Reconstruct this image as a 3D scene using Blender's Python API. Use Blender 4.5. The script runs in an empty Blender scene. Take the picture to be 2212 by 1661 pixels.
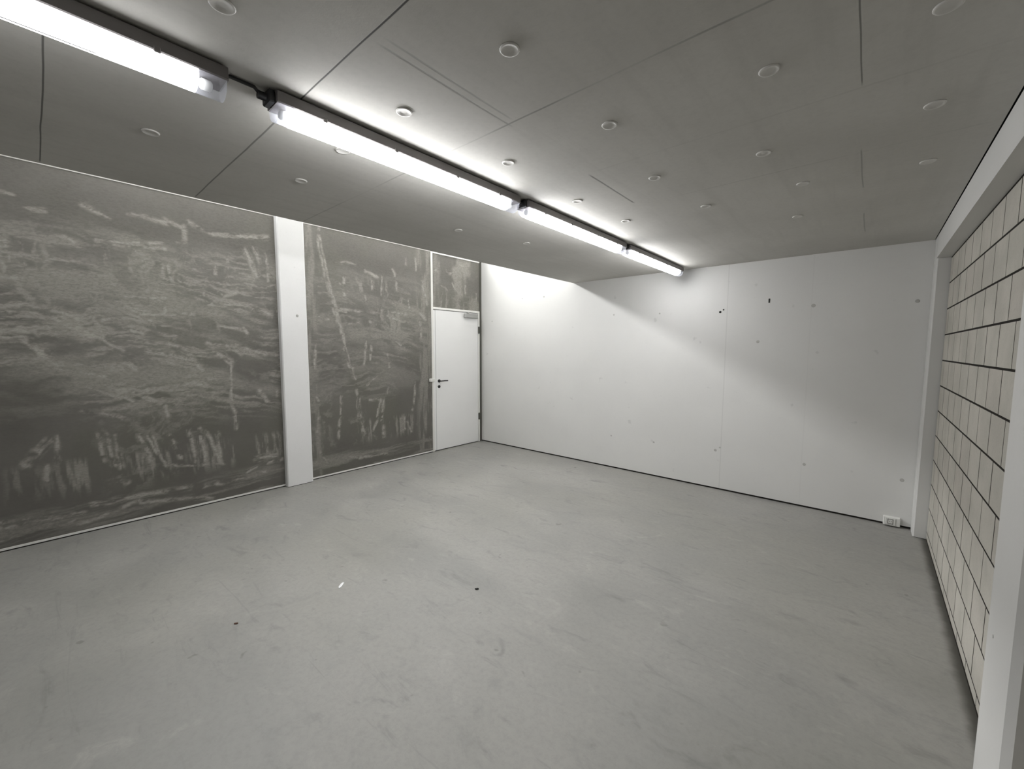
import bpy, bmesh, math, random
import numpy as np
from mathutils import Vector, Matrix

# ------------------------------------------------------------------ camera
SC = bpy.context.scene
COL = SC.collection
CAM_H = 1.5
cam_data = bpy.data.cameras.new('camera')
cam_data.sensor_fit = 'HORIZONTAL'
cam_data.sensor_width = 36.0
cam_data.lens = 890.878 / 2212 * 36.0
cam_data.clip_start = 0.02
cam = bpy.data.objects.new('camera', cam_data)
COL.objects.link(cam)
FWD = Vector((-0.65289952, 0.75262277, -0.08532987))
RGT = Vector((0.75522437, 0.65546086, 0.00268539))
UPV = Vector((-0.05795147, 0.06268991, 0.99634914))
cam.matrix_world = Matrix(((RGT.x, UPV.x, -FWD.x, 0), (RGT.y, UPV.y, -FWD.y, 0),
                           (RGT.z, UPV.z, -FWD.z, CAM_H), (0, 0, 0, 1)))
SC.camera = cam

# ------------------------------------------------------------------ world, exposure
world = bpy.data.worlds.new('world')
SC.world = world
world.use_nodes = True
world.node_tree.nodes['Background'].inputs[0].default_value = (0.9, 0.95, 1, 1)
world.node_tree.nodes['Background'].inputs[1].default_value = 0.02
SC.view_settings.view_transform = 'Standard'
SC.view_settings.look = 'None'
SC.view_settings.gamma = 1.0
SC.view_settings.use_curve_mapping = False
SC.view_settings.exposure = 0.36
SC.cycles.max_bounces = 12
SC.cycles.diffuse_bounces = 8
SC.cycles.sample_clamp_indirect = 4.0

LAMP_POWER = 29.0       # the four battens on the ceiling
STRIP_POWER = 38.0      # the strip light high in the slot by the left wall
LAMP_COL = (0.99, 0.99, 1.0)

# ------------------------------------------------------------------ measured room
L = -4.7485     # left wall
D = 4.7255      # far wall
HC = 2.372      # ceiling board
E = -3.024      # free edge of the ceiling board
R1 = 0.336      # face of the right-hand pillars and beam
R2 = 0.416      # face of the block wall
ZB = 2.199      # underside of the beam
YB = -2.6       # wall behind the camera
ZT = 4.2        # top of the slot
rnd = random.Random(7)

# ------------------------------------------------------------------ helpers
def link(o, parent=None):
    COL.objects.link(o)
    if parent is not None:
        o.parent = parent
    return o

def add_box(bm, a, b, bev=0.0, mi=0):
    (x0, y0, z0), (x1, y1, z1) = a, b
    vs = [bm.verts.new(p) for p in ((x0, y0, z0), (x1, y0, z0), (x1, y1, z0), (x0, y1, z0),
                                    (x0, y0, z1), (x1, y0, z1), (x1, y1, z1), (x0, y1, z1))]
    fs = [bm.faces.new([vs[i] for i in f]) for f in ((3, 2, 1, 0), (4, 5, 6, 7), (0, 1, 5, 4), (1, 2, 6, 5), (2, 3, 7, 6), (3, 0, 4, 7))]
    for f in fs:
        f.material_index = mi
    if bev > 0:
        es = list({e for f in fs for e in f.edges})
        r = bmesh.ops.bevel(bm, geom=es, offset=bev, segments=1, affect='EDGES', profile=0.5, clamp_overlap=True)
        for f in r['faces']:
            f.material_index = mi
    return vs

def add_lathe(bm, prof, origin, axis='Z', n=24, mi=0, cap=True):
    # prof: (radius, height along axis)
    def P(r, h, t):
        c, s = r * math.cos(t), r * math.sin(t)
        v = {'Z': (c, s, h), 'X': (h, c, s), 'Y': (s, h, c)}[axis]
        return (origin[0] + v[0], origin[1] + v[1], origin[2] + v[2])
    rings = [[bm.verts.new(P(r, h, 2 * math.pi * k / n)) for k in range(n)] for r, h in prof]
    for a, b in zip(rings, rings[1:]):
        for k in range(n):
            f = bm.faces.new((a[k], a[(k + 1) % n], b[(k + 1) % n], b[k]))
            f.material_index = mi
            f.smooth = True
    if cap:
        for ring, rev in ((rings[0], True), (rings[-1], False)):
            f = bm.faces.new(ring[::-1] if rev else ring)
            f.material_index = mi

def add_tube(bm, pts, r, n=8, mi=0):
    pts = [Vector(p) for p in pts]
    rings = []
    for i, p in enumerate(pts):
        d = (pts[min(i + 1, len(pts) - 1)] - pts[max(i - 1, 0)]).normalized()
        a = d.orthogonal().normalized() if abs(d.z) > .95 else d.cross(Vector((0, 0, 1))).normalized()
        b = d.cross(a)
        rings.append([bm.verts.new(p + a * r * math.cos(2 * math.pi * k / n) + b * r * math.sin(2 * math.pi * k / n)) for k in range(n)])
    for a, b in zip(rings, rings[1:]):
        for k in range(n):
            f = bm.faces.new((a[k], a[(k + 1) % n], b[(k + 1) % n], b[k]))
            f.material_index = mi
            f.smooth = True
    bm.faces.new(rings[0][::-1]).material_index = mi
    bm.faces.new(rings[-1]).material_index = mi

def add_extrude_y(bm, sec, y0, y1, mi=0, smooth=False):
    # sec: closed (x, z) outline
    a = [bm.verts.new((x, y0, z)) for x, z in sec]
    b = [bm.verts.new((x, y1, z)) for x, z in sec]
    n = len(sec)
    for k in range(n):
        f = bm.faces.new((a[k], a[(k + 1) % n], b[(k + 1) % n], b[k]))
        f.material_index = mi
        f.smooth = smooth
    bm.faces.new(a[::-1]).material_index = mi
    bm.faces.new(b).material_index = mi

def obj(name, bm, mats, parent=None, origin=None):
    me = bpy.data.meshes.new(name)
    bmesh.ops.recalc_face_normals(bm, faces=bm.faces[:])
    if origin is not None:
        for v in bm.verts:
            v.co -= Vector(origin)
    bm.to_mesh(me)
    bm.free()
    for m in (mats if isinstance(mats, (list, tuple)) else [mats]):
        me.materials.append(m)
    o = bpy.data.objects.new(name, me)
    link(o, parent)
    if origin is not None and parent is None:
        o.location = origin
    return o

def struct(o):
    o['kind'] = 'structure'
    return o

def tag(o, label, cat, group=None):
    o['label'] = label
    o['category'] = cat
    if group:
        o['group'] = group
    return o

def empty(name, loc):
    o = bpy.data.objects.new(name, None)
    o.empty_display_size = 0.1
    o.location = loc
    return link(o)

def BM():
    return bmesh.new()

# ------------------------------------------------------------------ materials
def srgb(r, g, b):
    f = lambda c: (c / 255 / 12.92) if c / 255 <= 0.04045 else ((c / 255 + 0.055) / 1.055) ** 2.4
    return (f(r), f(g), f(b), 1)

class NT:
    def __init__(s, name):
        s.mat = bpy.data.materials.new(name)
        s.mat.use_nodes = True
        s.t = s.mat.node_tree
        s.b = s.t.nodes['Principled BSDF']
        s.out = s.t.nodes['Material Output']
    def n(s, typ, **kw):
        nd = s.t.nodes.new(typ)
        for k, v in kw.items():
            setattr(nd, k, v)
        return nd
    def put(s, sock, v):
        if hasattr(v, 'is_linked') or hasattr(v, 'links'):
            s.t.links.new(v, sock)
        else:
            sock.default_value = v
    def math(s, op, a, b=0.0, c=0.0, clamp=False):
        nd = s.n('ShaderNodeMath', operation=op, use_clamp=clamp)
        s.put(nd.inputs[0], a); s.put(nd.inputs[1], b); s.put(nd.inputs[2], c)
        return nd.outputs[0]
    def pos(s):
        return s.n('ShaderNodeTexCoord').outputs['Object']
    def xyz(s, v):
        nd = s.n('ShaderNodeSeparateXYZ'); s.put(nd.inputs[0], v)
        return nd.outputs
    def mapped(s, v, scale=(1, 1, 1), loc=(0, 0, 0), rot=(0, 0, 0)):
        nd = s.n('ShaderNodeMapping'); s.put(nd.inputs['Vector'], v)
        nd.inputs['Scale'].default_value = scale
        nd.inputs['Location'].default_value = loc
        nd.inputs['Rotation'].default_value = rot
        return nd.outputs[0]
    def noise(s, v, scale=1.0, detail=4.0, rough=0.55, dist=0.0):
        nd = s.n('ShaderNodeTexNoise'); s.put(nd.inputs['Vector'], v)
        nd.inputs['Scale'].default_value = scale
        nd.inputs['Detail'].default_value = detail
        nd.inputs['Roughness'].default_value = rough
        nd.inputs['Distortion'].default_value = dist
        return nd.outputs['Fac']
    def ramp(s, v, a, b, to0=0.0, to1=1.0, smooth=True):
        nd = s.n('ShaderNodeMapRange'); nd.interpolation_type = 'SMOOTHSTEP' if smooth else 'LINEAR'
        s.put(nd.inputs['Value'], v)
        nd.inputs['From Min'].default_value = a; nd.inputs['From Max'].default_value = b
        s.put(nd.inputs['To Min'], to0); s.put(nd.inputs['To Max'], to1)
        return nd.outputs['Result']
    def mix(s, f, a, b, blend='MIX'):
        nd = s.n('ShaderNodeMix', data_type='RGBA', blend_type=blend)
        s.put(nd.inputs[0], f); s.put(nd.inputs[6], a); s.put(nd.inputs[7], b)
        return nd.outputs[2]
    def bump(s, h, strength=0.2, dist=0.01):
        nd = s.n('ShaderNodeBump'); s.put(nd.inputs['Height'], h)
        nd.inputs['Strength'].default_value = strength
        nd.inputs['Distance'].default_value = dist
        s.t.links.new(nd.outputs[0], s.b.inputs['Normal'])
    def done(s, col=None, rough=None, spec=None, metal=None):
        if col is not None: s.put(s.b.inputs['Base Color'], col)
        if rough is not None: s.put(s.b.inputs['Roughness'], rough)
        if spec is not None: s.put(s.b.inputs['Specular IOR Level'], spec)
        if metal is not None: s.put(s.b.inputs['Metallic'], metal)
        return s.mat

def plain(name, col, rough=0.5, spec=0.5, metal=0.0, var=0.06, scale=12.0):
    t = NT(name)
    n = t.noise(t.pos(), scale, 3)
    c = t.mix(n, tuple(x * (1 - var) for x in col[:3]) + (1,), tuple(min(1, x * (1 + var)) for x in col[:3]) + (1,))
    return t.done(c, rough, spec, metal)

def emitter(name, col, power):
    m = bpy.data.materials.new(name)
    m.use_nodes = True
    t = m.node_tree
    t.nodes.remove(t.nodes['Principled BSDF'])
    e = t.nodes.new('ShaderNodeEmission')
    e.inputs[0].default_value = (*col, 1)
    e.inputs[1].default_value = power
    t.links.new(e.outputs[0], t.nodes['Material Output'].inputs[0])
    return m

# --- power-floated concrete floor
def m_floor():
    t = NT('polished concrete')
    p = t.pos()
    X, Y, Z = t.xyz(p)
    big = t.noise(t.mapped(p, (1, 1.6, 1), rot=(0, 0, 0.5)), 0.8, 5, 0.55, 0.6)
    swirl = t.noise(t.mapped(p, (1.6, 2.6, 1), rot=(0, 0, -0.65)), 1.5, 7, 0.66, 1.6)
    smudge = t.noise(t.mapped(p, (2.2, 5.0, 1), loc=(4, 7, 0), rot=(0, 0, -0.75)), 1.7, 6, 0.6, 0.9)
    fine = t.noise(p, 34, 5, 0.75)
    c = t.mix(t.ramp(big, 0.3, 0.7), (0.255, 0.251, 0.236, 1), (0.32, 0.313, 0.292, 1))
    c = t.mix(t.math('MULTIPLY', t.ramp(swirl, 0.52, 0.76), 0.55), c, (0.205, 0.205, 0.198, 1))
    c = t.mix(t.math('MULTIPLY', t.ramp(swirl, 0.44, 0.24), 0.55), c, (0.38, 0.37, 0.342, 1))
    c = t.mix(t.math('MULTIPLY', t.ramp(smudge, 0.56, 0.74), 0.5), c, (0.15, 0.15, 0.146, 1))
    hue = t.noise(t.mapped(p, loc=(5, 3, 0)), 0.7, 2)
    c = t.mix(t.math('MULTIPLY', t.ramp(hue, 0.42, 0.7), 0.25), c, (0.27, 0.262, 0.220, 1))
    c = t.mix(t.math('MULTIPLY', t.ramp(fine, 0.38, 0.75), 0.22), c, (0.13, 0.13, 0.125, 1))
    sp = t.noise(t.mapped(p, loc=(2, 9, 0)), 11, 2, 0.5)
    c = t.mix(t.math('MULTIPLY', t.ramp(sp, 0.71, 0.77), 0.4), c, (0.085, 0.083, 0.076, 1))
    # trowel scuffs
    sc = t.noise(t.mapped(p, (1.0, 10.0, 1), rot=(0, 0, 0.75)), 1.3, 4, 0.6, 1.5)
    c = t.mix(t.math('MULTIPLY', t.ramp(sc, 0.62, 0.76), 0.3), c, (0.13, 0.13, 0.125, 1))
    # darker band along the foot of the block wall
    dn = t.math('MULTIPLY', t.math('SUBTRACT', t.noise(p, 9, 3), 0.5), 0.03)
    foot_band = t.ramp(t.math('ADD', X, dn), R2 - 0.055, R2 - 0.008)
    c = t.mix(t.math('MULTIPLY', foot_band, 0.85), c, (0.045, 0.042, 0.032, 1))
    t.bump(fine, 0.05, 0.004)
    return t.done(c, t.ramp(big, 0.3, 0.7, 0.46, 0.58), 0.4)

# --- grey ceiling boards with butt joints
def m_ceiling():
    t = NT('grey ceiling board')
    p = t.pos()
    X, Y, Z = t.xyz(p)
    cl = t.noise(p, 1.1, 5, 0.55)
    st = t.noise(t.mapped(p, (9, 0.7, 1)), 1.6, 4, 0.6)
    fine = t.noise(p, 45, 3, 0.7)
    c = t.mix(t.ramp(cl, 0.3, 0.7), (0.465, 0.456, 0.428, 1), (0.54, 0.53, 0.5, 1))
    c = t.mix(t.math('MULTIPLY', t.ramp(st, 0.45, 0.75), 0.3), c, (0.40, 0.392, 0.368, 1))
    c = t.mix(t.math('MULTIPLY', t.ramp(fine, 0.4, 0.75), 0.12), c, (0.3, 0.3, 0.28, 1))
    wob = t.math('MULTIPLY', t.math('SUBTRACT', t.noise(p, 1.7, 2), 0.5), 0.012)
    brk = t.noise(t.mapped(p, loc=(7, 1, 0)), 2.3, 2)
    tot = None
    def seam(axis, c0, lo, hi, w, amt, broken):
        nonlocal tot
        a, o = (X, Y) if axis == 'x' else (Y, X)
        d = t.math('ABSOLUTE', t.math('SUBTRACT', t.math('ADD', a, wob), c0))
        m = t.ramp(d, w, w * 0.35)
        m = t.math('MULTIPLY', m, t.ramp(o, lo, lo + 0.05))
        m = t.math('MULTIPLY', m, t.ramp(o, hi, hi - 0.05))
        if broken:
            m = t.math('MULTIPLY', m, t.ramp(brk, 0.36, 0.56, 0.25, 1.0))
        m = t.math('MULTIPLY', m, amt)
        tot = m if tot is None else t.math('MAXIMUM', tot, m)
    seam('y', 0.667, -1.62, 2.0, 0.004, 0.9, False)
    seam('y', 0.662, E, -1.6, 0.005, 0.55, False)
    seam('y', 0.070, E, -1.7, 0.0035, 0.7, False)
    seam('y', 1.262, -1.5, 0.5, 0.006, 0.42, True)
    seam('y', 1.262, E, -1.7, 0.006, 0.25, True)
    seam('x', -1.118, 0.68, 1.30, 0.006, 0.4, True)
    seam('x', -1.085, 0.68, 1.26, 0.006, 0.28, True)
    seam('x', -1.120, 1.86, 2.42, 0.007, 0.6, False)
    seam('x', -0.074, 1.0, 1.86, 0.003, 0.6, False)
    seam('x', -0.083, 2.40, 3.0, 0.004, 0.35, False)
    seam('x', -0.085, 3.5, 4.1, 0.005, 0.32, False)
    seam('y', 1.86, -1.1, 0.3, 0.008, 0.08, True)
    seam('y', 2.45, -1.1, 0.3, 0.008, 0.12, True)
    c = t.mix(tot, c, (0.03, 0.029, 0.027, 1))
    t.bump(t.math('SUBTRACT', fine, tot), 0.15, 0.003)
    return t.done(c, 0.75, 0.25)

# --- white painted concrete of the far wall
def m_white(name, base, seams=()):
    t = NT(name)
    p = t.pos()
    X, Y, Z = t.xyz(p)
    cl = t.noise(p, 1.4, 4, 0.55)
    fine = t.noise(p, 60, 3, 0.7)
    c = t.mix(t.ramp(cl, 0.3, 0.7), tuple(x * 0.955 for x in base) + (1,), tuple(base) + (1,))
    c = t.mix(t.math('MULTIPLY', t.ramp(fine, 0.55, 0.8), 0.10), c, (0.45, 0.45, 0.43, 1))
    sp = t.noise(p, 9, 2, 0.5)
    c = t.mix(t.math('MULTIPLY', t.ramp(sp, 0.72, 0.78), 0.22), c, (0.30, 0.30, 0.29, 1))
    for x0, amt in seams:
        d = t.math('ABSOLUTE', t.math('SUBTRACT', X, x0))
        c = t.mix(t.math('MULTIPLY', t.ramp(d, 0.007, 0.002), amt), c, (0.25, 0.25, 0.24, 1))
    t.bump(t.noise(p, 18, 4, 0.6), 0.12, 0.004)
    return t.done(c, 0.6, 0.3)

# --- raw grey panels with wiped-on plaster smears (smear amount is modelled per vertex)
def m_smear():
    t = NT('smeared cement panel')
    p = t.pos()
    X, Y, Z = t.xyz(p)
    at = t.n('ShaderNodeAttribute', attribute_name='smear').outputs['Fac']
    fine = t.noise(t.mapped(p, (1, 7, 16)), 5.0, 4, 0.65, 0.6)
    grain = t.noise(p, 70, 3, 0.7)
    a = t.math('MULTIPLY', at, t.ramp(fine, 0.3, 0.65, 0.6, 1.15), clamp=True)
    blot = t.noise(p, 1.6, 4, 0.6)
    hue = t.noise(t.mapped(p, loc=(3, 3, 3)), 1.2, 2)
    base = t.mix(t.ramp(blot, 0.3, 0.7), (0.108, 0.102, 0.092, 1), (0.140, 0.133, 0.120, 1))
    base = t.mix(t.math('MULTIPLY', t.ramp(hue, 0.45, 0.65), 0.6), base, (0.118, 0.116, 0.094, 1))
    base = t.mix(t.math('MULTIPLY', grain, 0.18), base, (0.08, 0.078, 0.07, 1))
    c = t.mix(a, base, (0.37, 0.355, 0.32, 1))
    t.bump(t.math('ADD', a, t.math('MULTIPLY', grain, 0.3)), 0.12, 0.004)
    return t.done(c, 0.6, 0.3)

def m_block():
    t = NT('sand-lime block')
    p = t.pos()
    at = t.n('ShaderNodeAttribute', attribute_name='tone').outputs['Fac']
    fine = t.noise(p, 80, 4, 0.75)
    cl = t.noise(p, 4, 3)
    c = t.mix(t.ramp(cl, 0.3, 0.7), (0.42, 0.405, 0.36, 1), (0.50, 0.48, 0.43, 1))
    c = t.mix(t.math('MULTIPLY', at, 0.3), c, (0.38, 0.345, 0.31, 1))
    c = t.mix(t.math('MULTIPLY', t.ramp(fine, 0.5, 0.8), 0.3), c, (0.2, 0.19, 0.17, 1))
    t.bump(fine, 0.2, 0.004)
    return t.done(c, 0.85, 0.2)

M = {}
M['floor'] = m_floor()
M['ceiling'] = m_ceiling()
M['white_wall'] = m_white('white painted concrete', (0.70, 0.697, 0.68), ((-1.15, 0.16), (-0.44, 0.05)))
M['pillar'] = m_white('white painted pillar', (0.62, 0.617, 0.60))
M['bright'] = m_white('lighter white pillar paint', (0.84, 0.84, 0.84))  # left pillar toned lighter than the right-hand ones
M['smear'] = m_smear()
M['block'] = m_block()
M['mortar'] = plain('mortar with joint shade', (0.022, 0.02, 0.017), 0.95, 0.1)
M['trim'] = plain('white trim paint', (0.80, 0.79, 0.76), 0.4, 0.4, var=0.03)
M['door'] = plain('white door paint', (0.86, 0.86, 0.855), 0.35, 0.4, var=0.02, scale=4)
M['gap'] = plain('dark joint', (0.03, 0.028, 0.025), 0.9, 0.1)
M['seal'] = plain('dark grey joint strip', (0.10, 0.098, 0.085), 0.7, 0.2)
M['tub'] = plain('grey lamp tub', (0.17, 0.158, 0.155), 0.5, 0.4)
M['black'] = plain('black plastic', (0.012, 0.012, 0.013), 0.45, 0.5)
M['plastic'] = plain('white plastic', (0.72, 0.72, 0.69), 0.35, 0.5, var=0.02)
M['steel'] = plain('satin steel', (0.42, 0.42, 0.41), 0.35, 0.5, 0.8)
M['darkmetal'] = plain('dark metal', (0.05, 0.05, 0.05), 0.35, 0.5, 0.6)
M['disc'] = plain('pale fixing disc', (0.58, 0.57, 0.545), 0.5, 0.5)
M['plug'] = plain('grey plug', (0.46, 0.455, 0.435), 0.8, 0.2)
M['hole'] = plain('dark hole', (0.03, 0.03, 0.028), 0.9, 0.1)
M['scrap'] = plain('white scrap', (0.85, 0.85, 0.85), 0.5, 0.4)
M['chip'] = plain('brown chip', (0.10, 0.055, 0.04), 0.8, 0.2)
M['lamp'] = emitter('lit lamp cover', LAMP_COL, LAMP_POWER)
M['lamp_dim'] = emitter('dimmed lamp cover near', LAMP_COL, LAMP_POWER * 0.32)
M['lamp_far'] = emitter('dimmed lamp cover far', LAMP_COL, LAMP_POWER * 0.85)
M['rear'] = plain('bare concrete', (0.18, 0.177, 0.168), 0.85, 0.2)
M['strip'] = emitter('lit strip cover', (0.99, 0.995, 1.0), STRIP_POWER)
def m_clear():
    t = NT('clear lamp end')
    tr = t.n('ShaderNodeBsdfTransparent')
    tr.inputs[0].default_value = (0.93, 0.94, 0.97, 1)
    mx = t.n('ShaderNodeMixShader')
    t.done((0.75, 0.76, 0.8, 1), 0.15, 0.8)
    mx.inputs[0].default_value = 0.28
    t.t.links.new(tr.outputs[0], mx.inputs[1])
    t.t.links.new(t.b.outputs[0], mx.inputs[2])
    t.t.links.new(mx.outputs[0], t.out.inputs[0])
    return t.mat
M['clear'] = m_clear()

STROKES = [(0.32, 2.62, 0.45, 2.55, 0.013),
(0.59, 2.62, 0.82, 2.59, 0.016),
(0.82, 2.62, 0.94, 2.59, 0.014),
(0.94, 2.6, 0.93, 2.43, 0.012),
(0.9, 2.44, 0.96, 2.36, 0.015),
(0.98, 2.65, 1.17, 2.58, 0.013),
(1.17, 2.58, 1.64, 2.64, 0.018),
(-0.09, 2.61, -0.03, 2.6, 0.012),
(0.38, 2.37, 0.78, 2.4, 0.012),
(0.38, 2.35, 0.79, 2.36, 0.012),
(0.56, 2.36, 0.65, 2.24, 0.014),
(0.2, 2.35, 0.27, 2.31, 0.012),
(0.03, 2.51, 0.11, 2.52, 0.012),
(-0.11, 2.37, -0.09, 2.06, 0.025),
(-0.08, 2.22, 0.12, 2.15, 0.017),
(-0.13, 2.02, 0.07, 2.0, 0.015),
(0.8, 2.24, 0.85, 2.1, 0.015),
(0.77, 2.22, 0.78, 2.12, 0.012),
(0.86, 2.14, 0.9, 2.11, 0.012),
(1.28, 2.45, 1.26, 2.16, 0.012),
(1.44, 2.48, 1.51, 2.23, 0.021),
(1.37, 2.33, 1.14, 1.96, 0.016),
(1.34, 2.07, 1.22, 2.02, 0.025),
(1.52, 2.52, 1.56, 2.38, 0.012),
(1.2, 2.41, 1.17, 2.21, 0.012),
(1.61, 2.48, 1.63, 2.15, 0.012),
(1.09, 2.16, 1.07, 2.0, 0.012),
(-0.15, 1.78, 0.13, 1.74, 0.018),
(0.13, 1.8, 0.26, 1.74, 0.028),
(0.52, 1.94, 0.79, 1.94, 0.014),
(0.76, 1.94, 0.78, 1.81, 0.012),
(0.39, 1.73, 0.74, 1.75, 0.012),
(0.58, 1.79, 0.98, 1.82, 0.012),
(1.12, 1.92, 1.41, 1.94, 0.023),
(1.41, 1.94, 1.63, 1.86, 0.021),
(0.52, 1.65, 0.84, 1.59, 0.023),
(0.13, 1.74, 0.32, 1.59, 0.032),
(-0.07, 1.66, 0.02, 1.58, 0.013),
(-0.16, 1.57, -0.05, 1.57, 0.012),
(-0.05, 1.54, 0.08, 1.38, 0.036),
(0.33, 1.74, 0.36, 1.59, 0.012),
(0.35, 1.59, 0.48, 1.47, 0.012),
(0.55, 1.59, 0.98, 1.47, 0.012),
(0.64, 1.47, 0.93, 1.4, 0.023),
(0.92, 1.47, 1.05, 1.24, 0.018),
(1.08, 1.56, 1.35, 1.47, 0.027),
(1.31, 1.52, 1.59, 1.44, 0.019),
(1.18, 1.72, 1.38, 1.68, 0.012),
(1.38, 1.7, 1.4, 1.66, 0.012),
(1.13, 1.47, 1.24, 1.35, 0.025),
(0.76, 1.37, 0.86, 1.34, 0.015),
(0.45, 1.41, 0.56, 1.33, 0.02),
(0.09, 1.36, 0.36, 1.27, 0.012),
(1.25, 1.38, 1.27, 0.71, 0.014),
(1.5, 1.08, 1.56, 0.97, 0.02),
(1.66, 1.07, 1.66, 1.02, 0.015),
(0.54, 1.13, 0.74, 0.98, 0.012),
(0.72, 1.03, 0.75, 0.9, 0.012),
(0.5, 1.15, 0.64, 1.04, 0.012),
(0.24, 1.19, 0.52, 1.05, 0.012),
(0.23, 1.0, 0.47, 0.91, 0.012),
(0.02, 0.78, -0.1, 0.62, 0.023),
(0.08, 0.81, 0.06, 0.62, 0.012),
(0.0, 0.58, 0.0, 0.49, 0.012),
(0.29, 0.8, 0.32, 0.57, 0.012),
(0.34, 0.79, 0.37, 0.52, 0.012),
(0.4, 0.78, 0.41, 0.49, 0.012),
(0.55, 0.76, 0.61, 0.51, 0.015),
(0.6, 0.75, 0.65, 0.57, 0.012),
(0.64, 0.72, 0.71, 0.43, 0.012),
(0.76, 0.72, 0.81, 0.49, 0.012),
(0.9, 0.74, 0.92, 0.45, 0.014),
(0.97, 0.74, 0.99, 0.43, 0.018),
(1.02, 0.7, 1.12, 0.38, 0.012),
(1.1, 0.69, 1.12, 0.45, 0.012),
(0.36, 0.38, 0.45, 0.35, 0.014),
(0.71, 0.45, 1.14, 0.38, 0.014),
(1.45, 0.36, 1.61, 0.36, 0.028),
(1.34, 0.26, 1.68, 0.32, 0.012),
(0.98, 0.18, 1.53, 0.2, 0.014),
(0.24, 0.23, 0.87, 0.19, 0.017),
(-0.25, 0.24, 0.18, 0.17, 0.012),
(-0.26, 0.1, 0.14, 0.12, 0.013),
(0.14, 0.08, 0.53, 0.17, 0.012),
(0.53, 0.15, 1.04, 0.05, 0.012),
(-0.25, 0.19, 0.04, 0.17, 0.012),
(2.16, 2.84, 2.15, 2.69, 0.012),
(2.15, 2.69, 2.3, 2.01, 0.012),
(2.3, 1.97, 2.37, 1.75, 0.013),
(2.37, 1.77, 2.41, 1.48, 0.012),
(2.46, 1.33, 2.53, 1.15, 0.012),
(2.36, 2.5, 2.62, 2.5, 0.012),
(2.44, 2.34, 2.44, 2.13, 0.017),
(2.39, 2.28, 2.48, 2.18, 0.013),
(2.72, 2.46, 2.88, 2.4, 0.012),
(2.71, 2.16, 2.73, 2.06, 0.014),
(2.94, 2.43, 2.94, 2.18, 0.012),
(3.09, 2.53, 3.13, 2.45, 0.016),
(2.81, 2.35, 2.8, 2.23, 0.012),
(3.16, 2.39, 3.15, 2.25, 0.012),
(2.4, 1.96, 2.52, 1.96, 0.012),
(2.56, 1.96, 2.84, 1.96, 0.012),
(2.93, 1.99, 3.3, 1.98, 0.012),
(3.02, 1.92, 3.37, 1.84, 0.012),
(2.77, 1.83, 2.84, 1.79, 0.012),
(2.39, 1.77, 2.62, 1.83, 0.012),
(3.33, 2.16, 3.35, 2.07, 0.013),
(3.57, 2.42, 3.65, 2.14, 0.018),
(3.51, 2.02, 3.62, 1.92, 0.02),
(3.53, 1.87, 3.54, 1.64, 0.012),
(3.29, 2.7, 3.31, 2.6, 0.012),
(3.47, 2.71, 3.48, 2.56, 0.012),
(2.72, 1.59, 2.67, 1.3, 0.014),
(2.78, 1.53, 2.76, 1.36, 0.012),
(3.01, 1.42, 3.03, 1.25, 0.013),
(2.98, 1.25, 2.7, 1.04, 0.012),
(3.14, 1.59, 3.26, 1.51, 0.012),
(2.36, 0.93, 2.34, 0.7, 0.012),
(2.34, 0.7, 2.32, 0.44, 0.012),
(2.52, 1.27, 2.55, 1.13, 0.012),
(2.55, 0.99, 2.56, 0.67, 0.012),
(2.59, 0.89, 2.6, 0.66, 0.012),
(2.56, 0.67, 2.66, 0.45, 0.012),
(2.88, 0.84, 2.83, 0.64, 0.012),
(2.92, 0.84, 2.89, 0.59, 0.012),
(2.85, 0.61, 2.78, 0.46, 0.012),
(2.74, 0.86, 2.85, 0.84, 0.012),
(3.0, 0.98, 2.97, 0.92, 0.012),
(3.43, 1.04, 3.4, 0.75, 0.012),
(3.4, 0.75, 3.37, 0.66, 0.012),
(3.24, 0.59, 3.24, 0.41, 0.012),
(3.29, 0.49, 3.34, 0.37, 0.012),
(2.62, 0.5, 2.64, 0.39, 0.016),
(2.92, 0.5, 2.92, 0.35, 0.015),
(2.75, 0.4, 2.82, 0.36, 0.012),
(2.44, 0.18, 2.54, 0.15, 0.012),
(2.57, 0.15, 2.98, 0.12, 0.012),
(2.09, 0.73, 2.06, 0.54, 0.012),
(2.07, 1.65, 2.07, 1.28, 0.012),
(2.11, 1.87, 2.24, 1.84, 0.013),
(2.09, 0.31, 2.18, 0.14, 0.013),
(2.08, 0.95, 2.09, 0.91, 0.012),
(3.8, 2.36, 3.79, 2.29, 0.021),
(3.9, 2.41, 4.01, 2.35, 0.018),
(4.11, 2.47, 4.19, 2.38, 0.015),
(4.37, 2.46, 4.38, 2.35, 0.015),
(4.01, 2.62, 4.24, 2.61, 0.022),
(3.81, 2.62, 3.8, 2.61, 0.012),
(4.6, 2.35, 4.6, 2.27, 0.012),
(4.27, 2.76, 4.34, 2.74, 0.012)]
# ------------------------------------------------------------------ floor and ceiling
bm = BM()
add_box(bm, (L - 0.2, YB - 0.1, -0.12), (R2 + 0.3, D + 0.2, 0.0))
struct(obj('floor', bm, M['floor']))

bm = BM()
add_box(bm, (E, YB, HC), (R1 - 0.006, D, HC + 0.05))
struct(obj('ceiling', bm, M['ceiling']))

bm = BM()                                    # dark carcass above the board, side of the light slot
add_box(bm, (E + 0.06, YB, HC + 0.05), (R2 + 0.25, D, HC + 0.12))
struct(obj('trim_1', bm, M['gap']))
bm = BM()
add_box(bm, (E, YB, HC + 0.05), (E + 0.06, D, ZT))
struct(obj('wall_slot', bm, M['pillar']))
bm = BM()
add_box(bm, (L - 0.2, YB, ZT), (E + 0.06, D + 0.2, ZT + 0.1))
struct(obj('ceiling_slot', bm, M['pillar']))

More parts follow.
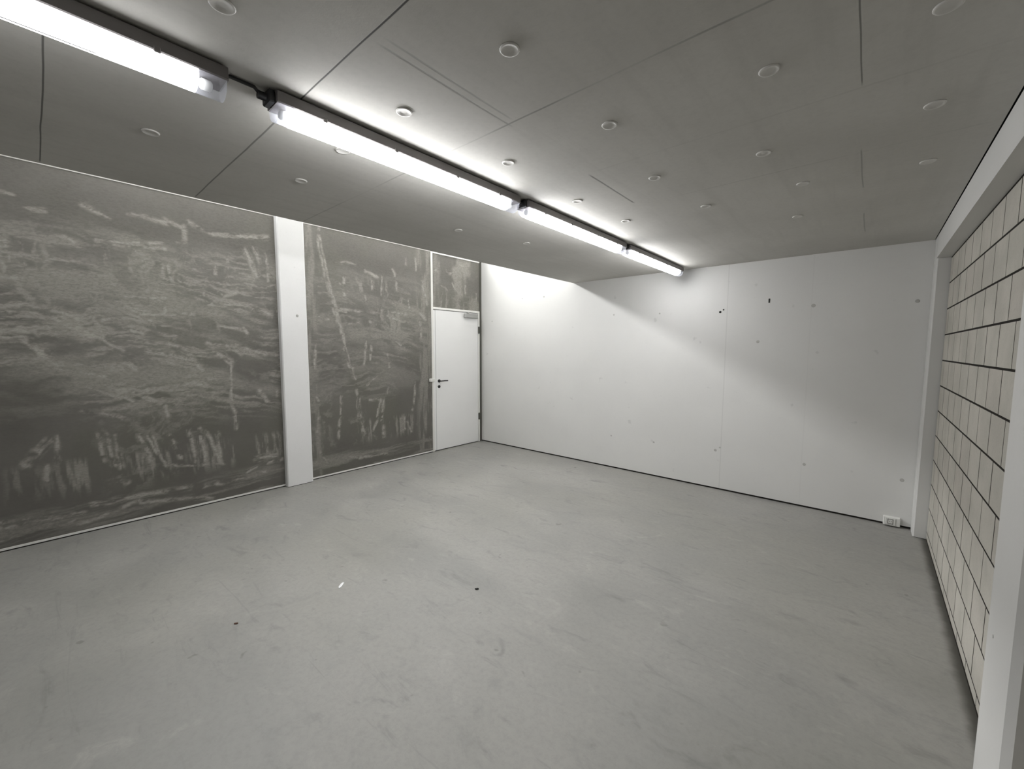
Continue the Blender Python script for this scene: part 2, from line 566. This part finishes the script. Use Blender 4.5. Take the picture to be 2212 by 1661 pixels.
# ------------------------------------------------------------------ far wall
bm = BM()
add_box(bm, (L - 0.2, D, 0.018), (R2 + 0.3, D + 0.15, ZT))
add_box(bm, (L - 0.2, D + 0.012, 0.0), (R2 + 0.3, D + 0.15, 0.018), mi=1)
# filled tie holes and two open ones
def plug(x, z, r, mi):
    add_lathe(bm, [(r, 0.0), (r, -0.0015), (r * 0.8, -0.0022)], (x, D + 0.0005, z), 'Y', 14, mi)
for x, z, r in ((-3.511, 2.234, .014), (-3.906, 2.239, .010), (-4.516, 1.935, .013), (-2.432, 1.927, .012), (-1.858, 1.913, .012),
                (-0.426, 1.908, .020), (0.261, 1.899, .018), (-0.858, 1.581, .018), (-1.204, .426, .018), (-0.419, .416, .016),
                (-1.879, .409, .014), (0.259, .408, .018), (-1.16, .46, .012), (-2.43, .41, .012)):
    plug(x, z, r * .8, 2)
plug(-1.216, 1.893, .012, 3)
plug(-1.185, 1.915, .008, 3)
for k in range(3):
    plug(-0.778, 1.965 + k * .013, .008, 3)
struct(obj('wall_far', bm, [M['white_wall'], M['gap'], M['plug'], M['hole']]))

# wall behind the camera
bm = BM()
add_box(bm, (L - 0.2, YB - 0.15, 0), (R2 + 0.3, YB, ZT))
struct(obj('wall_rear', bm, M['rear']))

# ------------------------------------------------------------------ left wall: three raw panels with plaster smears
def vnoise(x, y, seed):
    rs = np.random.RandomState(seed)
    tab = rs.rand(256, 256)
    xi, yi = np.floor(x).astype(int), np.floor(y).astype(int)
    fx, fy = x - xi, y - yi
    fx, fy = fx * fx * (3 - 2 * fx), fy * fy * (3 - 2 * fy)
    g = lambda a, b: tab[a % 256, b % 256]
    return (g(xi, yi) * (1 - fx) + g(xi + 1, yi) * fx) * (1 - fy) + (g(xi, yi + 1) * (1 - fx) + g(xi + 1, yi + 1) * fx) * fy

def fbm(x, y, seed, oct=5, rough=0.55):
    s, a, tot = 0, 1.0, 0
    for k in range(oct):
        s = s + a * vnoise(x * 2 ** k + 17.3 * k, y * 2 ** k + 9.1 * k, seed + k)
        tot += a
        a *= rough
    return s / tot

def sst(v, a, b):
    t = np.clip((v - a) / (b - a), 0, 1)
    return t * t * (3 - 2 * t)

def band(v, a, b, c, d):
    return sst(v, a, b) * (1 - sst(v, c, d))

def brk0(y, z):
    return fbm(y * 22, z * 26, 33, 4, 0.6)

def smear_amount(y, z):
    wy = (fbm(y * 4, z * 4, 11) - .5)
    wz = (fbm(y * 4 + 40, z * 4, 23) - .5)
    m = np.zeros_like(y)
    # hand wiped strokes, each broken into bristle streaks along its own direction
    py, pz = y + wy * 0.055, z + wz * 0.055
    for q, (ay, az, by, bz, w) in enumerate(STROKES):
        ww = w * 1.5 + .008
        k = (py > min(ay, by) - ww * 2) & (py < max(ay, by) + ww * 2) & (pz > min(az, bz) - ww * 2) & (pz < max(az, bz) + ww * 2)
        if not k.any():
            continue
        vy, vz = by - ay, bz - az
        ln = max(.02, math.hypot(vy, vz))
        tt = ((py[k] - ay) * vy + (pz[k] - az) * vz) / (ln * ln)
        t = np.clip(tt, 0, 1)
        d = ((py[k] - ay) * vz - (pz[k] - az) * vy) / ln
        dd = np.hypot(py[k] - ay - t * vy, pz[k] - az - t * vz)
        br = fbm(tt * ln * 7 + q * 3.1, d * 55 + q * 7.7, 31, 4, 0.6)
        fr = fbm(y[k] * 16, z[k] * 20, 37, 4, 0.6)
        s = (1 - sst(dd, ww * 0.1, ww * 1.3)) * sst(br + 0.20 * (1 - dd / ww), 0.42, 0.68) * sst(fr, 0.28, 0.56)
        m[k] = np.maximum(m[k], s * 0.84)
    for ay, az, by, bz, w in ((2.17, 2.76, 2.306, 2.106, .016), (2.306, 2.106, 2.427, 1.56, .026), (2.34, 1.95, 2.46, 1.93, .014), (2.427, 1.56, 2.55, 1.13, .012)):
        vy, vz = by - ay, bz - az
        t = np.clip(((py - ay) * vy + (pz - az) * vz) / (vy * vy + vz * vz), 0, 1)
        dd = np.hypot(py - ay - t * vy, pz - az - t * vz)
        m = np.maximum(m, (1 - sst(dd, w * .3, w * 1.2)) * (0.45 + 0.4 * sst(brk0(y, z), .35, .6)))
    # streaky film in the wiped zones, mostly level, bending down to the right
    u, v = y + wy * .22, z + wz * .10 + 0.09 * y + 0.05 * np.sin(y * 3.1 + z * 1.7)
    second = 1 - 0.45 * sst(y, 1.8, 1.95)
    h = fbm(u * 1.9, v * 12, 47, 6, 0.64)
    h2 = fbm(u * 5 + 3, v * 34, 49, 4, 0.6)
    soft = fbm(u * 1.6 + 9, v * 5.5, 51, 5, 0.58)
    patch = sst(fbm(y * 1.5 + 7, z * 1.9, 53, 4), 0.38, 0.60)
    patch2 = sst(fbm(y * 2.1 + 1, z * 2.3 + 5, 57, 4), 0.42, 0.58)
    zb = band(z, 0.7, 1.05, 2.2, 2.6)
    m = np.maximum(m, sst(soft, 0.46, 0.72) * band(z, 0.75, 1.2, 2.1, 2.6) * 0.46 * second)
    m = np.maximum(m, sst(h, 0.47, 0.68) * patch * zb * 0.8 * second)
    m = np.maximum(m, sst(h2, 0.47, 0.66) * patch2 * zb * 0.6 * second)
    hv = fbm(u * 19, v * 3.2, 61, 5, 0.62)
    m = np.maximum(m, sst(hv, 0.48, 0.68) * band(z, 1.5, 1.75, 2.25, 2.5) * sst(fbm(y * 3, z * 2 + 3, 67, 3), 0.44, 0.58) * 0.55)
    dr = fbm(y * 34 + z * 2, z * 4, 71, 4, 0.6)
    m = np.maximum(m, sst(dr, 0.46, 0.66) * band(z, 0.28, 0.42, 0.57, 0.64) * sst(vnoise(y * 6, y * 0, 79), 0.35, 0.7) * 0.55)
    lw = fbm(y * 8 + wy * 4, z * 9 + wz * 4, 73, 5, 0.6)
    m = np.maximum(m, sst(lw, 0.5, 0.68) * sst(fbm(y * 2 + 4, z * 2, 75, 3), 0.48, 0.62) * band(z, .2, .4, 1.3, 1.6) * 0.34)
    fl = fbm(y * 1.3, z * 18 - y * 1.1 + wz, 83, 5, 0.6)
    m = np.maximum(m, sst(fl, 0.46, 0.66) * band(z, 0.0, 0.05, 0.2, 0.32) * 0.42)
    # second panel: worn bands beside the pillar and by the door
    eb = np.maximum(band(y, 1.9, 2.0, 2.08, 2.16), band(y, 3.42, 3.52, 3.8, 3.9))
    ev = fbm(y * 15, z * 2.2, 89, 4, 0.6)
    m = np.maximum(m, sst(ev, 0.44, 0.66) * eb * 0.42)
    # transom: soft plaster clouds
    tr = sst(y, 3.72, 3.76) * sst(fbm(y * 5, z * 3.2, 91, 4), 0.40, 0.66) * 0.55
    m = np.maximum(m, tr)
    # base smear amount, growing towards the top in clouds
    film = 0.05 + 0.13 * sst(z + 0.9 * (fbm(y * .9, z * .9, 97, 3) - .5), 0.8, 2.2)
    return np.clip(m + film * (1 - m), 0, 1)

def panel(bm, lay, y0, y1, z0, z1, step):
    ny, nz = max(2, int((y1 - y0) / step)), max(2, int((z1 - z0) / step))
    Y, Z = np.meshgrid(np.linspace(y0, y1, ny + 1), np.linspace(z0, z1, nz + 1), indexing='ij')
    A = smear_amount(Y, Z)
    vs = [[None] * (nz + 1) for _ in range(ny + 1)]
    for i in range(ny + 1):
        for j in range(nz + 1):
            v = bm.verts.new((L, Y[i, j], Z[i, j]))
            v[lay] = float(A[i, j])
            vs[i][j] = v
    for i in range(ny):
        for j in range(nz):
            bm.faces.new((vs[i][j], vs[i + 1][j], vs[i + 1][j + 1], vs[i][j + 1]))

bm = BM()
lay = bm.verts.layers.float.new('smear')
panel(bm, lay, YB, -0.6, 0.022, 2.860, 0.06)
panel(bm, lay, -0.6, 1.76, 0.022, 2.860, 0.0085)
panel(bm, lay, 1.90, 3.725, 0.022, 2.860, 0.0085)
panel(bm, lay, 3.74, 4.668, 2.08, 2.845, 0.0085)
add_box(bm, (L - 0.15, YB, 0), (L - 0.03, D, 2.872))
struct(obj('wall_left', bm, M['smear']))

bm = BM()                                    # upper part of the left wall, inside the slot
add_box(bm, (L - 0.15, YB, 2.872), (L, D, ZT))
struct(obj('wall_left_upper', bm, M['pillar']))

bm = BM()                                    # thin white strip along the floor
add_box(bm, (L - 0.02, YB, 0.010), (L + 0.006, 1.70, 0.026))
add_box(bm, (L - 0.02, 1.97, 0.010), (L + 0.006, 3.715, 0.026))
struct(obj('baseboard_left', bm, M['trim']))
bm = BM()
add_box(bm, (L - 0.02, YB, 0.0), (L + 0.002, 3.715, 0.010))
struct(obj('trim_2', bm, M['gap']))
bm = BM()                                    # white head strip
add_box(bm, (L - 0.02, YB, 2.860), (L + 0.003, 3.715, 2.872))
struct(obj('trim_3', bm, M['disc']))
bm = BM()                                    # dark joint in the corner
add_box(bm, (L - 0.03, 4.672, 0.0), (L - 0.004, D, 2.872))
struct(obj('trim_4', bm, M['seal']))

# pillars and beam
def pillar(name, a, b, bev=0.014):
    bm = BM()
    vs = add_box(bm, a, b)
    es = [e for e in bm.edges if abs(e.verts[0].co.z - e.verts[1].co.z) > 0.5]
    bmesh.ops.bevel(bm, geom=es, offset=bev, segments=1, affect='EDGES', profile=0.5)
    return bm
bm = pillar('pillar', (L - 0.1, 1.702, 0.006), (L + 0.07, 1.972, ZT), 0.010)
add_lathe(bm, [(0.014, 0.0), (0.014, 0.001), (0.009, 0.0015)], (L + 0.07, 1.868, 1.852), 'X', 12, 1)
add_box(bm, (L - 0.05, 1.708, 0.0), (L + 0.064, 1.966, 0.006), mi=2)
struct(obj('pillar', bm, [M['bright'], M['plug'], M['gap']]))
bm = pillar('pillar', (R1, 4.550, 0.004), (R2 + 0.2, D, HC), 0.010)
struct(obj('pillar', bm, M['pillar']))
bm = pillar('pillar', (R1, 1.668, 0.0), (R2 + 0.2, 1.975, HC), 0.018)
add_lathe(bm, [(0.006, 0.0), (0.006, -0.001), (0.004, -0.0015)], (R1, 1.885, 0.62), 'X', 10, 1)
struct(obj('pillar', bm, [M['pillar'], M['plug']]))
bm = BM()
add_box(bm, (R1, YB, ZB), (R2 + 0.2, 1.668, HC))
add_box(bm, (R1, 1.975, ZB), (R2 + 0.2, 4.550, HC))
struct(obj('beam', bm, M['pillar']))

# ------------------------------------------------------------------ right wall of sand-lime blocks
bm = BM()
tone = bm.verts.layers.float.new('tone')
CH, CW = 0.1939, 0.2585
add_box(bm, (R2 + 0.0006, YB, 0.0), (R2 + 0.12, 4.55, ZB), mi=1)  # near-black mortar carries the shade of deep joints in its colour
def block(y0, y1, z0, z1, t):
    g = [rnd.uniform(.0035, .0068) for _ in range(2)]
    gz = (.0052, .0052)
    n0 = len(bm.verts)
    dx = rnd.uniform(-.0002, .0)
    add_box(bm, (R2 + dx, y0 + g[0], z0 + gz[0]), (R2 + 0.02, y1 - g[1], z1 - gz[1]), bev=0.0)
    bm.verts.ensure_lookup_table()
    for v in bm.verts[n0:]:
        v[tone] = t
for s0, s1 in ((1.975, 4.547), (YB, 1.668)):
    for c in range(12):
        z0 = 0.066 + (c - 1) * CH
        z1 = z0 + CH
        z0, z1 = max(z0, 0.012), min(z1, ZB - 0.006)
        ph = 2.486 if c % 2 == (8 % 2) else 2.486 + CW / 2 + .005
        k0 = math.floor((s0 - ph) / CW) - 1
        y = ph + k0 * CW
        while y < s1:
            a, b = max(y, s0 + .002), min(y + CW, s1)
            if b - a > 0.02:
                t = rnd.random()
                block(a, b, z0, z1, t * t)
            y += CW
struct(obj('wall_right', bm, [M['block'], M['mortar']]))

# ------------------------------------------------------------------ door in the far left corner
door = empty('door_1', (L, 4.2, 0))
struct(door)
def dpart(name, bm, m, parent=None):
    p = parent or door
    o = obj(name, bm, m)
    o.parent = p
    w = Matrix.Translation(door.location)
    o.matrix_parent_inverse = (w if p is door else w).inverted()
    return o
bm = BM()                                    # frame: full-height jamb, transom bars, hinge jamb
add_box(bm, (L - 0.06, 3.716, 0.004), (L + 0.010, 3.748, 2.872), 0.003)
add_box(bm, (L - 0.06, 3.748, 2.846), (L + 0.010, 4.672, 2.872), 0.003)
add_box(bm, (L - 0.06, 3.748, 2.066), (L + 0.010, 4.640, 2.096), 0.003)
add_box(bm, (L - 0.06, 4.640, 0.004), (L + 0.010, 4.672, 2.096), 0.003)
dpart('door_frame', bm, M['trim'])
bm = BM()
add_box(bm, (L - 0.05, 3.748, 0.0), (L - 0.02, 4.640, 2.066))
dpart('door_rebate', bm, M['seal'])
bm = BM()
add_box(bm, (L - 0.045, 3.790, 0.012), (L + 0.004, 4.637, 2.058), 0.003)
add_box(bm, (L - 0.045, 3.753, 0.012), (L + 0.000, 3.786, 2.058), 0.003)
leaf = dpart('door_leaf', bm, M['door'])
bm = BM()                                    # lever handle on a rose
add_lathe(bm, [(0.024, 0.004), (0.024, 0.011), (0.020, 0.014)], (L, 3.842, 1.035), 'X', 20)
add_tube(bm, [(L + .012, 3.842, 1.035), (L + .045, 3.842, 1.035), (L + .054, 3.850, 1.036), (L + .055, 3.90, 1.037), (L + .054, 3.965, 1.036)], 0.0088, 10)
dpart('door_handle', bm, M['darkmetal'])
bm = BM()                                    # key rose
add_lathe(bm, [(0.023, 0.004), (0.023, 0.010), (0.018, 0.013)], (L, 3.840, 0.952), 'X', 20)
add_box(bm, (L + .012, 3.835, .938), (L + .016, 3.845, .966), 0.002)
dpart('key_rose', bm, M['darkmetal'])
bm = BM()                                    # white keeper on the jamb
add_box(bm, (L + .006, 3.655, 1.030), (L + .040, 3.742, 1.078), 0.006)
dpart('lock_keeper', bm, M['plastic'])
for z in (1.80, 0.42):
    bm = BM()
    add_lathe(bm, [(0.011, -.055), (0.013, -.05), (0.013, .05), (0.011, .055)], (L + .014, 4.648, z), 'Z', 12)
    dpart('hinge', bm, M['seal'])
bm = BM()                                    # door closer
add_box(bm, (L + .006, 4.33, 1.978), (L + .058, 4.60, 2.046), 0.008)
add_lathe(bm, [(0.022, 0.0), (0.022, 0.012)], (L + .032, 4.40, 2.046), 'Z', 14)
closer = dpart('door_closer', bm, M['steel'])
bm = BM()                                    # its slide rail and arm
add_box(bm, (L + .012, 4.08, 2.042), (L + .040, 4.40, 2.064), 0.003)
add_tube(bm, [(L + .032, 4.40, 2.055), (L + .062, 4.26, 2.055), (L + .030, 4.12, 2.056)], 0.007, 8)
dpart('closer_arm', bm, M['black'], closer)

# ------------------------------------------------------------------ batten lights on the ceiling
LX0, LX1 = -1.642, -1.549        # sides of the lamp
XC = (LX0 + LX1) / 2
LEN = 1.27
GROUP_L = 'fluorescent battens along the ceiling'
def make_batten():
    r = empty('batten_light', (XC, 0, HC))
    def part(name, bm, m, parent=None):
        o = obj(name, bm, m)
        o.parent = parent or r
        return o
    hw = (LX1 - LX0) / 2
    bm = BM()
    add_extrude_y(bm, [(-hw + .008, -.004), (hw - .008, -.004), (hw, -.010), (hw, -.044), (hw - .004, -.047), (-hw + .004, -.047), (-hw, -.044), (-hw, -.010)], 0.0, LEN)
    for y in (.25, 1.02):
        add_box(bm, (-.03, y - .02, -.004), (.03, y + .02, 0.0))
    body = part('lamp_body', bm, M['tub'])
    sec = [(-hw + .004, -.047)]
    for k in range(13):
        a = math.pi * (1 + k / 12)
        sec.append((math.cos(a) * (hw - .005), -.057 + math.sin(a) * .037))
    sec.append((hw - .004, -.047))
    bm = BM()
    add_extrude_y(bm, sec, 0.055, LEN - 0.075, smooth=False)
    part('diffuser', bm, M['lamp'])
    # dark line added along the cover for the tray edge inside
    a = min((abs((XC + math.cos(q) * (hw - .005)) / (HC - .057 + math.sin(q) * .037 - CAM_H) + 2.012), q) for q in [math.pi * (1 + k / 400) for k in range(100, 200)])[1]
    bm = BM()
    add_tube(bm, [(math.cos(a) * (hw - .0048), y, -.057 + math.sin(a) * .0372) for y in (.22, .98)], 0.0014, 6)
    part('cover_line', bm, M['black'])
    for y0, y1, s in ((0.004, 0.055, -1), (LEN - .075, LEN - .004, 1)):
        bm = BM()
        add_extrude_y(bm, sec, y0, y1)
        cap = part('end_cap', bm, M['clear'])
        bm = BM()
        ya, yb = (y0 + .016, y1 - .010) if s < 0 else (y0 + .010, y1 - .030)
        add_lathe(bm, [(.012, ya), (.016, ya + .004), (.016, yb - .004), (.012, yb)], (0, 0, -.064), 'Y', 14)
        part('lamp_holder', bm, M['plastic'], cap)
    bm = BM()
    add_box(bm, (-.030, -.022, -.046), (.030, .0, -.006), 0.004)
    add_lathe(bm, [(.013, -.045), (.013, -.022), (.016, -.022), (.016, -.018)], (0, 0, -.026), 'Y', 12)
    part('cable_gland', bm, M['black'])
    for y in (.16, .46, .80, 1.10):
        for sx in (-1, 1):
            bm = BM()
            add_box(bm, (sx * hw - .003, y - .008, -.052), (sx * hw + .003, y + .008, -.036), 0.002)
            part('clip', bm, M['tub'])
    return r
def copy_tree(o, parent=None):
    c = o.copy()
    COL.objects.link(c)
    if parent is not None:
        c.parent = parent
    for ch in list(o.children):
        copy_tree(ch, c)
    return c
batten = make_batten()
LAMPS = [(0.585, 'lit fluorescent batten on the ceiling, second from the camera, starting at a ceiling joint'),
         (-0.825, 'lit fluorescent batten nearest the camera, running out of the top left corner'),
         (1.935, 'lit fluorescent batten on the ceiling, third from the camera, above and right of the door'),
         (3.285, 'lit fluorescent batten farthest away, its end close to the white far wall')]
for k, (y, lab) in enumerate(LAMPS):
    o = batten if k == 0 else copy_tree(batten)
    o.location = (XC, y, HC)
    if k in (1, 3):                          # power lowered to darken the foreground and the far wall
        for ch in o.children:
            if ch.name.startswith('diffuser'):
                ch.data = ch.data.copy()
                ch.data.materials[0] = M['lamp_dim'] if k == 1 else M['lamp_far']
    tag(o, lab, 'lamp', GROUP_L)
bm = BM()
add_tube(bm, [(XC, .442, HC - .022), (XC, .452, HC - .012), (XC, .462, HC - .008), (XC, .53, HC - .008), (XC, .546, HC - .022)], 0.006, 8)
tag(obj('cable', bm, M['black'], origin=(XC, .49, HC)), 'short black cable on the ceiling joining the two battens nearest the camera', 'cable')
for y0, y1, lab in ((1.850, 1.895, 'short black cable between the second and third battens from the camera'),
                    (3.198, 3.250, 'short black cable between the two battens nearest the far wall')):
    bm = BM()
    add_tube(bm, [(XC, y0, HC - .026), (XC, (y0 + y1) / 2, HC - .012), (XC, y1, HC - .026)], 0.007, 8)
    tag(obj('cable', bm, M['black'], origin=(XC, (y0 + y1) / 2, HC)), lab, 'cable')

# strip light high in the slot, shining down past the free edge of the ceiling
SX, SZ = L + 0.07, 3.28
strip = empty('strip_light', (L + 0.006, 1.0, SZ))
bm = BM()
add_box(bm, (0, -0.9, -.13), (.06, 3.55, .13), 0.006)
o = obj('lamp_body', bm, M['trim']); o.parent = strip
bm = BM()
add_extrude_y(bm, [(.061, -.115), (.085, -.100), (.085, .100), (.061, .115)], -0.88, 3.53)
o = obj('diffuser', bm, M['strip']); o.parent = strip
tag(strip, 'long white strip light high on the left wall, hidden above the ceiling edge', 'lamp')

# ------------------------------------------------------------------ fixing discs of the ceiling boards
def disc_mesh():
    bm = BM()
    add_lathe(bm, [(.0300, 0.0), (.0300, -.0022), (.0280, -.0045), (.0240, -.0042), (.0170, -.0012), (.0090, -.0004)], (0, 0, 0), 'Z', 28)
    me_o = obj('fixing_disc', bm, M['disc'])
    return me_o
ORD = ['nearest the camera', 'second from the camera', 'third from the camera', 'fourth from the camera', 'fifth from the camera']
ROWS = [('just right of the lamps', [(-1.299, .367), (-1.352, .947), (-1.336, 1.510), (-1.360, 2.151), (-1.312, 2.690)]),
        ('second right of the lamps', [(-.847, .962), (-.820, 1.521), (-.881, 2.120), (-.811, 2.734)]),
        ('third right of the lamps', [(-.291, 1.560), (-.411, 2.177), (-.321, 2.700), (-.414, 3.327)]),
        ('alongside the beam', [(.098, 1.572), (.121, 2.153), (.149, 2.764)]),
        ('just left of the lamps', [(-1.814, .945)]),
        ('farthest left of the lamps', [(-2.255, .361), (-2.295, .963), (-2.347, 2.097), (-2.199, 2.711)])]
first = None
for row, pts in ROWS:
    for k, (x, y) in enumerate(pts):
        if first is None:
            o = first = disc_mesh()
        else:
            o = first.copy()
            COL.objects.link(o)
        o.location = (x, y, HC)
        if len(pts) == 1:
            lab = 'only pale round fixing disc in the ceiling row ' + row
        else:
            lab = 'round fixing disc in the ceiling row ' + row + ', ' + ORD[k]
        tag(o, lab, 'disc', 'round fixing discs on the grey ceiling')

# ------------------------------------------------------------------ socket low on the far wall
sock = empty('wall_socket', (0.22, D, 0.046))
bm = BM()
add_box(bm, (-.058, -.040, -.038), (.050, 0.0, .038), 0.005)
o = obj('socket_box', bm, M['plastic']); o.parent = sock
bm = BM()
add_box(bm, (-.045, -.046, -.028), (.020, -.040, .030), 0.002)
o2 = obj('cover_plate', bm, M['plastic']); o2.parent = sock
bm = BM()
for a, c in (((-.030, -.0468, -.020), (.006, -.0458, -.016)), ((-.030, -.0468, .018), (.006, -.0458, .022)),
             ((-.030, -.0468, -.016), (-.026, -.0458, .018)), ((.002, -.0468, -.016), (.006, -.0458, .018))):
    add_box(bm, a, c)
for dx in (-.006, .006):
    add_lathe(bm, [(.003, -.0470), (.003, -.0456)], (-.012 + dx, 0, .001), 'Y', 8)
o3 = obj('outlet', bm, M['seal']); o3.parent = o2
tag(sock, 'small white surface socket low on the far wall beside the right corner pillar', 'socket')

# ------------------------------------------------------------------ scraps on the floor
def shard(name, loc, sx, sy, sz, rz, m, seed):
    r = random.Random(seed)
    bm = BM()
    n = 9
    ring = [(math.cos(2 * math.pi * k / n) * r.uniform(.75, 1.1), math.sin(2 * math.pi * k / n) * r.uniform(.75, 1.1)) for k in range(n)]
    lo = [bm.verts.new((x * sx, y * sy, 0)) for x, y in ring]
    mid = [bm.verts.new((x * sx * .98, y * sy * .98, sz * r.uniform(.5, .8))) for x, y in ring]
    top = bm.verts.new((sx * .1, -sy * .1, sz))
    for k in range(n):
        bm.faces.new((lo[k], lo[(k + 1) % n], mid[(k + 1) % n], mid[k]))
        bm.faces.new((mid[k], mid[(k + 1) % n], top))
    bm.faces.new(lo[::-1])
    o = obj(name, bm, m)
    o.location = loc
    o.rotation_euler = (0, 0, rz)
    return o
tag(shard('paper_scrap', (-2.457, 1.181, 0.0005), .036, .011, .007, 2.25, M['scrap'], 3), 'tiny bright white scrap lying in the middle of the grey floor', 'scrap')
tag(shard('pebble', (-1.779, 1.72, 0.0005), .013, .008, .007, .6, M['hole'], 5), 'tiny dark grit speck on the floor, right of the white scrap', 'pebble')
tag(shard('chip', (-2.537, .627, 0.0005), .013, .007, .005, .8, M['chip'], 8), 'tiny reddish-brown chip on the floor nearest the camera', 'chip')
